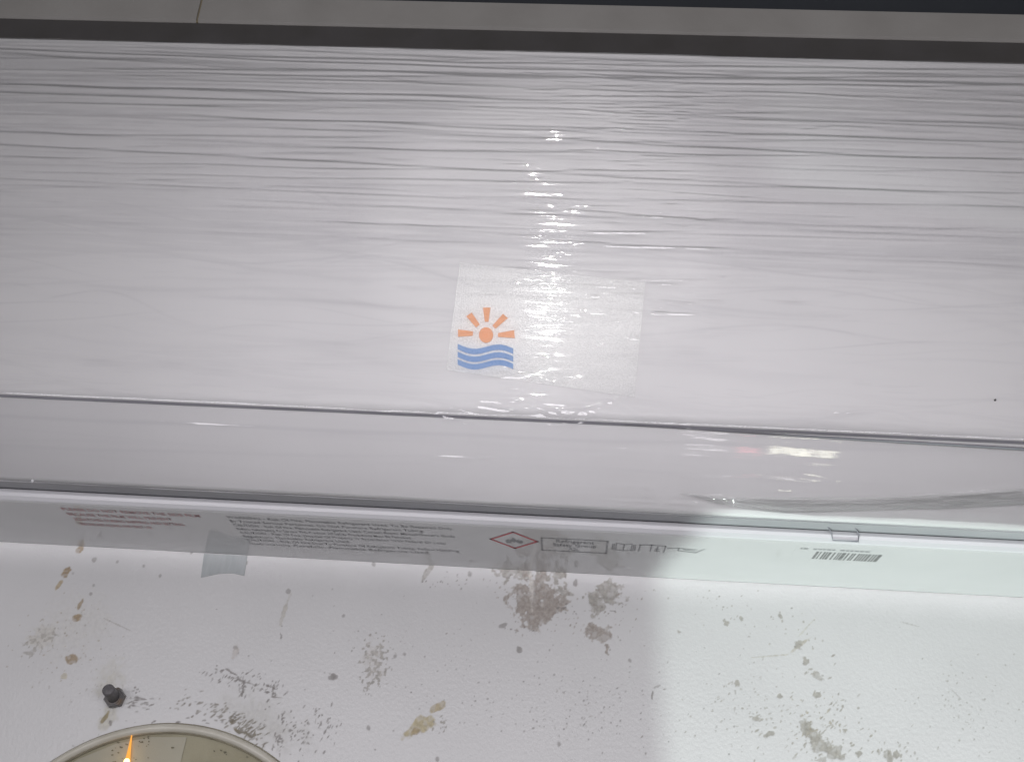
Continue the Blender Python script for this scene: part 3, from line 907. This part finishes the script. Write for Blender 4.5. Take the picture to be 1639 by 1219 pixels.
# close, long pleats over the upper half
for k in range(330):
    v = R.random() ** 1.15 * S_SEAM * 0.66
    ridge(R.uniform(-0.42, 0.42), v, R.uniform(0.06, 0.30), R.gauss(0.0, 0.018), R.uniform(0.0007, 0.0017), R.uniform(0.00005, 0.00030), R.uniform(0.0003, 0.0022), R.uniform(0, 6.3))
for k in range(26):
    v = R.random() * S_SEAM * 0.62
    ridge(R.uniform(-0.35, 0.35), v, R.uniform(0.18, 0.42), R.gauss(0.0, 0.016), R.uniform(0.0009, 0.0014), R.uniform(0.0004, 0.0008), R.uniform(0, 0.0016), R.uniform(0, 6.3))
# looser, wandering creases lower down
for k in range(150):
    v = S_SEAM * (0.5 + 0.5 * R.random())
    ridge(R.uniform(-0.40, 0.40), v, R.uniform(0.02, 0.11), R.gauss(0.0, 0.07), R.uniform(0.0008, 0.0020), R.uniform(0.00004, 0.00018), R.uniform(0, 0.0035), R.uniform(0, 6.3))
for k in range(40):
    v = S_SEAM * (0.55 + 0.45 * R.random())
    ridge(R.uniform(-0.40, 0.40), v, R.uniform(0.06, 0.2), R.gauss(0.0, 0.04), R.uniform(0.0012, 0.0024), R.uniform(0.0001, 0.00022), R.uniform(0.001, 0.004), R.uniform(0, 6.3))
for k in range(75):
    v = S_SEAM * (0.45 + 0.55 * R.random())
    ridge(R.uniform(-0.40, 0.40), v, R.uniform(0.03, 0.14), R.gauss(0.01, 0.07), R.uniform(0.0005, 0.0011), R.uniform(0.00005, 0.00016), R.uniform(0.001, 0.006), R.uniform(0, 6.3), 0.6, R.uniform(0.3, 0.8))
for k in range(22):
    v = S_SEAM * (0.50 + 0.48 * R.random())
    ridge(R.uniform(-0.40, 0.40), v, R.uniform(0.05, 0.12), R.gauss(0.02, 0.06), R.uniform(0.002, 0.0045), R.uniform(0.00005, 0.0002), R.uniform(0.002, 0.005), R.uniform(0, 6.3), 0.6, R.uniform(0.2, 0.4))
# on the flap
for k in range(34):
    v = S_SEAM + 0.002 + (ARC - S_SEAM) * R.random()
    ridge(R.uniform(-0.40, 0.40), v, R.uniform(0.04, 0.26), R.gauss(0.01, 0.025), R.uniform(0.0006, 0.0014), R.uniform(0.00003, 0.00014), R.uniform(0, 0.002), R.uniform(0, 6.3))
ridge(-0.15, S_SEAM + 0.0135, 0.42, -0.012, 0.0014, 0.00022, 0.001, 0.4, 0.6, 0.9)
ridge(-0.25, S_SEAM + 0.030, 0.25, -0.02, 0.0012, 0.0002, 0.001, 1.4, 0.6, 0.5)
# gathers round the seam's middle
for k in range(26):
    ridge(on_t(880, 660, T_PAN).x + R.gauss(0, 0.045), S_SEAM - 0.004 + R.gauss(0, 0.005), R.uniform(0.006, 0.03), R.gauss(0, 0.22), R.uniform(0.0007, 0.0012), R.uniform(0.00015, 0.0004), 0, 0)
# tight little crinkles that glint
for k in range(240):
    v = ARC * R.random()
    ridge(R.gauss(0.025, 0.06), v, R.uniform(0.004, 0.02), R.gauss(0, 0.05), R.uniform(0.0007, 0.0010), R.uniform(0.00018, 0.00042), 0, 0, 0.6, 0.0)
for k in range(110):
    ridge(R.gauss(0.022, 0.026), S_SEAM * (0.10 + 0.75 * R.random()), R.choice((0.005, 0.012, 0.024, 0.045)) * R.uniform(0.7, 1.3), R.gauss(0, 0.03), R.uniform(0.0007, 0.0010), R.uniform(0.0004, 0.0009), 0, 0, 0.6, 0.05)
Hh += 0.0005 * (fbm(SU * 0.35, SV, 0.02, 91, 3) - 0.5) + 0.00012 * (fbm(SU * 0.15, SV, 0.0045, 95, 2) - 0.5)
Hh = np.maximum(Hh, -0.0008)
xh_ = on_t(1215, 725, T_PAN - 0.012).x; sh_ = float(np.interp(-on_t(1215, 725, T_PAN - 0.012).z, -fz, sv))
Hh *= 1 - 0.85 * np.exp(-((SU - xh_) / 0.05) ** 4 - ((SV - sh_) / 0.013) ** 4)
P = np.empty(SU.shape + (3,))
P[..., 0] = SU
P[..., 1] = -(ft[:, None] + nt[:, None] * Hh)
P[..., 2] = fz[:, None] + nz_[:, None] * Hh
film = grid_mesh('protective_film', P, M['film'], ac, flip=True)
pl_ = film.data.attributes.new('pleat', 'FLOAT', 'POINT')
pl_.data.foreach_set('value', np.clip(Pleat * (0.55 + 0.9 * fbm(SU * 0.3, SV, 0.012, 97, 3)), 0, 1).reshape(-1).astype(np.float32))
tag(film, 'clear wrinkled packing film stretched over the front')

# bunched film along the bottom edge, right side
N1, N2 = 260, 34
P = np.empty((N2, N1, 3))
for j in range(N1):
    px = 1090 + (1700 - 1090) * j / (N1 - 1)
    f_ = j / (N1 - 1)
    rmp = min(1, f_ * 3.0)
    y_up = np.interp(px, [1090, 1150, 1250, 1400, 1560, 1639, 1700], [788, 795, 797, 796, 789, 782, 778])
    y_dn = np.interp(px, [1090, 1150, 1250, 1400, 1560, 1639, 1700], [789, 806, 819, 816, 811, 806, 803])
    for i in range(N2):
        v = i / (N2 - 1)
        row = y_up + (y_dn - y_up) * v
        # distance of the film surface at this row
        t_here = np.interp(row - (px - COLX) * 0.0488, [668, 720, 770, 809], [T_PAN, T_PAN - 0.006, T_PAN - 0.017, T_FB])
        bulge = 0.0022 + rmp * (0.001 + 0.003 * math.sin(v * math.pi)) + rmp * 0.0012 * math.sin(v * 17 + f_ * 5 + 2 * math.sin(f_ * 9)) + rmp * 0.0007 * math.sin(v * 31 - f_ * 11)
        P[i, j] = on_t(px, row, t_here + bulge)
fold = grid_mesh('film_fold', P, M['fold'], film, flip=True)
# added unseen lights, placed to make a coloured streak in the film over the flap
hit = on_t(1215, 725, T_PAN - 0.012)
ih = int(np.argmin(np.abs(fz - hit.z)))
nrm = Vector((0, -nt[ih], nz_[ih])).normalized()
inc = (hit - Vector((0, -CAM_T, CAM_Z))).normalized()
rfl = inc - 2 * inc.dot(nrm) * nrm
for (dx, colr, wd_, en) in ((-0.075, (1, 0.95, 1), 0.05, 0.02), (-0.015, (1, 0.25, 0.3), 0.03, 0.010), (0.055, (1, 1, 0.78), 0.085, 0.075)):
    lamp('streak_light', 'AREA', hit + rfl * 0.9 + Vector((dx, 0, 0.012 * math.sin(dx * 60))), hit, en, colr, shape='RECTANGLE', size=wd_, size_y=0.02)

# tiny crumbs caught in the film
def crumb(name, p, r, mat, parent):
    bmc = bmesh.new(); bmesh.ops.create_icosphere(bmc, subdivisions=1, radius=r)
    for v in bmc.verts: v.co = v.co * R.uniform(0.6, 1.2) + p
    me = bpy.data.meshes.new(name); bmc.to_mesh(me); bmc.free()
    return link(name, me, mat, parent)
crumb('crumb', on_t(1593, 640, T_PAN + 0.003), 0.0009, M['speck'], film)
crumb('crumb', on_t(52, 769, T_FB + 0.003), 0.0012, M['lip'], film)

# ------------------------------------------------------------------ tape on the wall
tp = [on_t(327, 885, 0), on_t(396, 890, 0), on_t(391, 921, 0), on_t(372, 917, 0), on_t(350, 918, 0), on_t(322, 924, 0)]
tp[0].z = Z0 - 0.0002; tp[1].z = Z0 - 0.0002
tape = slab('tape_strip', [p + Vector((0, -0.0006, 0)) for p in tp], (0, 0.0005, 0), M['tape'])
tag(tape, 'torn piece of grey tape on the wall just under the unit', 'tape')

# ------------------------------------------------------------------ hex bolt
bc = on_t(186, 1117, 0.0)
bolt = bpy.data.objects.new('hex_bolt', None); COL.objects.link(bolt); bolt.location = bc
tag(bolt, 'dark bolt end with a rusty hexagonal nut, left of the round lamp top', 'bolt')


def prism(name, c, r, t0, t1, n, mat, parent, rot=0.0, bev=0.0006, sm=False):
    V = []
    for (t, rr) in ((t0, r), (t1 - bev, r), (t1, r - bev)):
        for i in range(n):
            a = rot + 2 * math.pi * i / n
            V.append((c.x + rr * math.cos(a), -t, c.z + rr * math.sin(a)))
    Fc = []
    for k in range(2):
        for i in range(n):
            j = (i + 1) % n
            Fc.append((k * n + i, k * n + j, (k + 1) * n + j, (k + 1) * n + i))
    Fc.append(tuple(2 * n + i for i in range(n)))
    o = mesh_py(name, V, Fc, mat, parent)
    bm = bmesh.new(); bm.from_mesh(o.data); bmesh.ops.recalc_face_normals(bm, faces=bm.faces); bm.to_mesh(o.data); bm.free()
    if sm:
        for p in o.data.polygons: p.use_smooth = len(p.vertices) == 4
    return o


prism('nut', bc, 16.5 * px_m, 0.0003, 0.0052, 6, M['nut'], bolt, 0.25)
prism('washer', bc, 12.2 * px_m, 0.005, 0.0058, 24, M['nut'], bolt, 0, 0.0003, True)
# the shank leans up and left out of the nut
sh0 = bc + Vector((0, -0.004, 0))
sh1 = on_t(173, 1103, 0.017)
tube('shank', [sh0, sh0 + (sh1 - sh0) * 0.9, sh1, sh1 + (sh1 - sh0) * 0.03], [10.2 * px_m, 9.6 * px_m, 9.2 * px_m, 7.0 * px_m], M['bolt'], bolt, 24)

# ------------------------------------------------------------------ round wall lamp at the lower left
lc = on_t(226, 1510, 0.0)
RO = (lc - on_t(226, 1160.5, 0.0)).length
lampo = bpy.data.objects.new('wall_lamp', None); COL.objects.link(lampo); lampo.location = lc
tag(lampo, 'round dirty glass wall lamp with a small amber glint, at the lower left', 'lamp')


def ring(name, prof_rt, mat, parent, n=160, closed=True):
    V, Fc = [], []
    k = len(prof_rt)
    for i in range(n):
        a = 2 * math.pi * i / n
        for (r, t) in prof_rt:
            V.append((lc.x + r * math.cos(a), -t, lc.z + r * math.sin(a)))
    for i in range(n):
        i2 = (i + 1) % n
        for j in range(k if closed else k - 1):
            j2 = (j + 1) % k
            Fc.append((i * k + j, i * k + j2, i2 * k + j2, i2 * k + j))
    o = mesh_py(name, V, Fc, mat, parent, True)
    bm = bmesh.new(); bm.from_mesh(o.data); bmesh.ops.recalc_face_normals(bm, faces=bm.faces); bm.to_mesh(o.data); bm.free()
    return o


pm = px_m
ring('rim', [(RO - 1 * pm, 0.0006), (RO - 1.5 * pm, 0.0025), (RO - 4 * pm, 0.0040), (RO - 10 * pm, 0.0042), (RO - 14 * pm, 0.0028), (RO - 15 * pm, 0.0006)], M['rim'], lampo)
ring('rim_edge', [(RO + 0.6 * pm, 0.0004), (RO + 0.2 * pm, 0.0012), (RO - 1.2 * pm, 0.0016), (RO - 1.2 * pm, 0.0004)], M['rim_edge'], lampo)
ring('inner_edge', [(RO - 14.5 * pm, 0.0024), (RO - 16.5 * pm, 0.0022), (RO - 16.5 * pm, 0.0008), (RO - 14.5 * pm, 0.0008)], M['rim_edge'], lampo)
disc = [(lc.x + (RO - 15.5 * pm) * math.cos(a), -0.0010, lc.z + (RO - 15.5 * pm) * math.sin(a)) for a in np.linspace(0, 2 * math.pi, 161)[:-1]]
refl = mesh_py('reflector', disc, [tuple(range(160))], M['pan'], lampo)
# paler wedge left of the middle
def pol(px, row_off):
    p = on_t(px, 1200, 0.0)
    dx = p.x - lc.x; rr = RO - row_off * pm
    return Vector((dx, -0.0016, math.sqrt(max(rr * rr - dx * dx, 0)))) + Vector((lc.x, 0, lc.z))
wd = [pol(x, 20) for x in (80, 130, 185, 240, 296)] + [pol(290, 120), pol(80, 120)]
mesh_py('pale_patch', wd, [tuple(range(7))], M['pan_light'], lampo)
V, Fc = [], []
Rg = random.Random(9)
for k in range(80):
    a = Rg.uniform(0.15, 0.85) * math.pi; r = RO - Rg.choice((19, 21, 24, 30, 44, 60)) * pm - Rg.random() * 8 * pm
    if k % 3 == 0: a = Rg.uniform(0.55, 0.62) * math.pi
    c0 = Vector((lc.x + r * math.cos(a), -0.0021, lc.z + r * math.sin(a))); s_ = Rg.uniform(0.5, 1.9) * pm
    kk = len(V)
    n_ = 7
    for i in range(n_):
        an = 2 * math.pi * i / n_; q = Rg.uniform(0.5, 1.2)
        V.append(c0 + Vector((math.cos(an) * s_ * q * 1.6, 0, math.sin(an) * s_ * q)))
    Fc.append(tuple(range(kk, kk + n_)))
o = mesh_py('grime_flecks', V, Fc, M['grime'], lampo); tag(o, kind='stuff')
# glass: shallow dome
gp = []
nr, na = 20, 120
P = np.empty((nr + 1, na + 1, 3))
for i in range(nr + 1):
    rr = (RO - 14 * pm) * i / nr
    for j in range(na + 1):
        a = 2 * math.pi * j / na
        P[i, j] = (lc.x + rr * math.cos(a), -(0.0032 + 0.016 * (1 - (i / nr) ** 2)), lc.z + rr * math.sin(a))
grid_mesh('glass', P, M['glass'], lampo, flip=True)
# amber glint on the glass, built as a glowing teardrop behind it
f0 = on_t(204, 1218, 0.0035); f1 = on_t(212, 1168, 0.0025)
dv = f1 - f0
fl_ = tube('glint_streak', [f0 - dv * 0.35, f0 - dv * 0.15, f0, f0 + dv * 0.15, f0 + dv * 0.35, f0 + dv * 0.65, f1], [0.0005, 0.0014, 0.0017, 0.0014, 0.0010, 0.0006, 0.0002], M['flame'], lampo, 12)
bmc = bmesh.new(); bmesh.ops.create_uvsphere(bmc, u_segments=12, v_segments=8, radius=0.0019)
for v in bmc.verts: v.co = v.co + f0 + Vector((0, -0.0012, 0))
me = bpy.data.meshes.new('glint_core'); bmc.to_mesh(me); bmc.free()
link('glint_core', me, M['core'], fl_)

C.cycles.blur_glossy = 0.0
C.cycles.max_bounces = 10
C.cycles.transparent_max_bounces = 12
C.cycles.sample_clamp_indirect = 6
C.cycles.sample_clamp_direct = 0
C.cycles.use_denoising = True
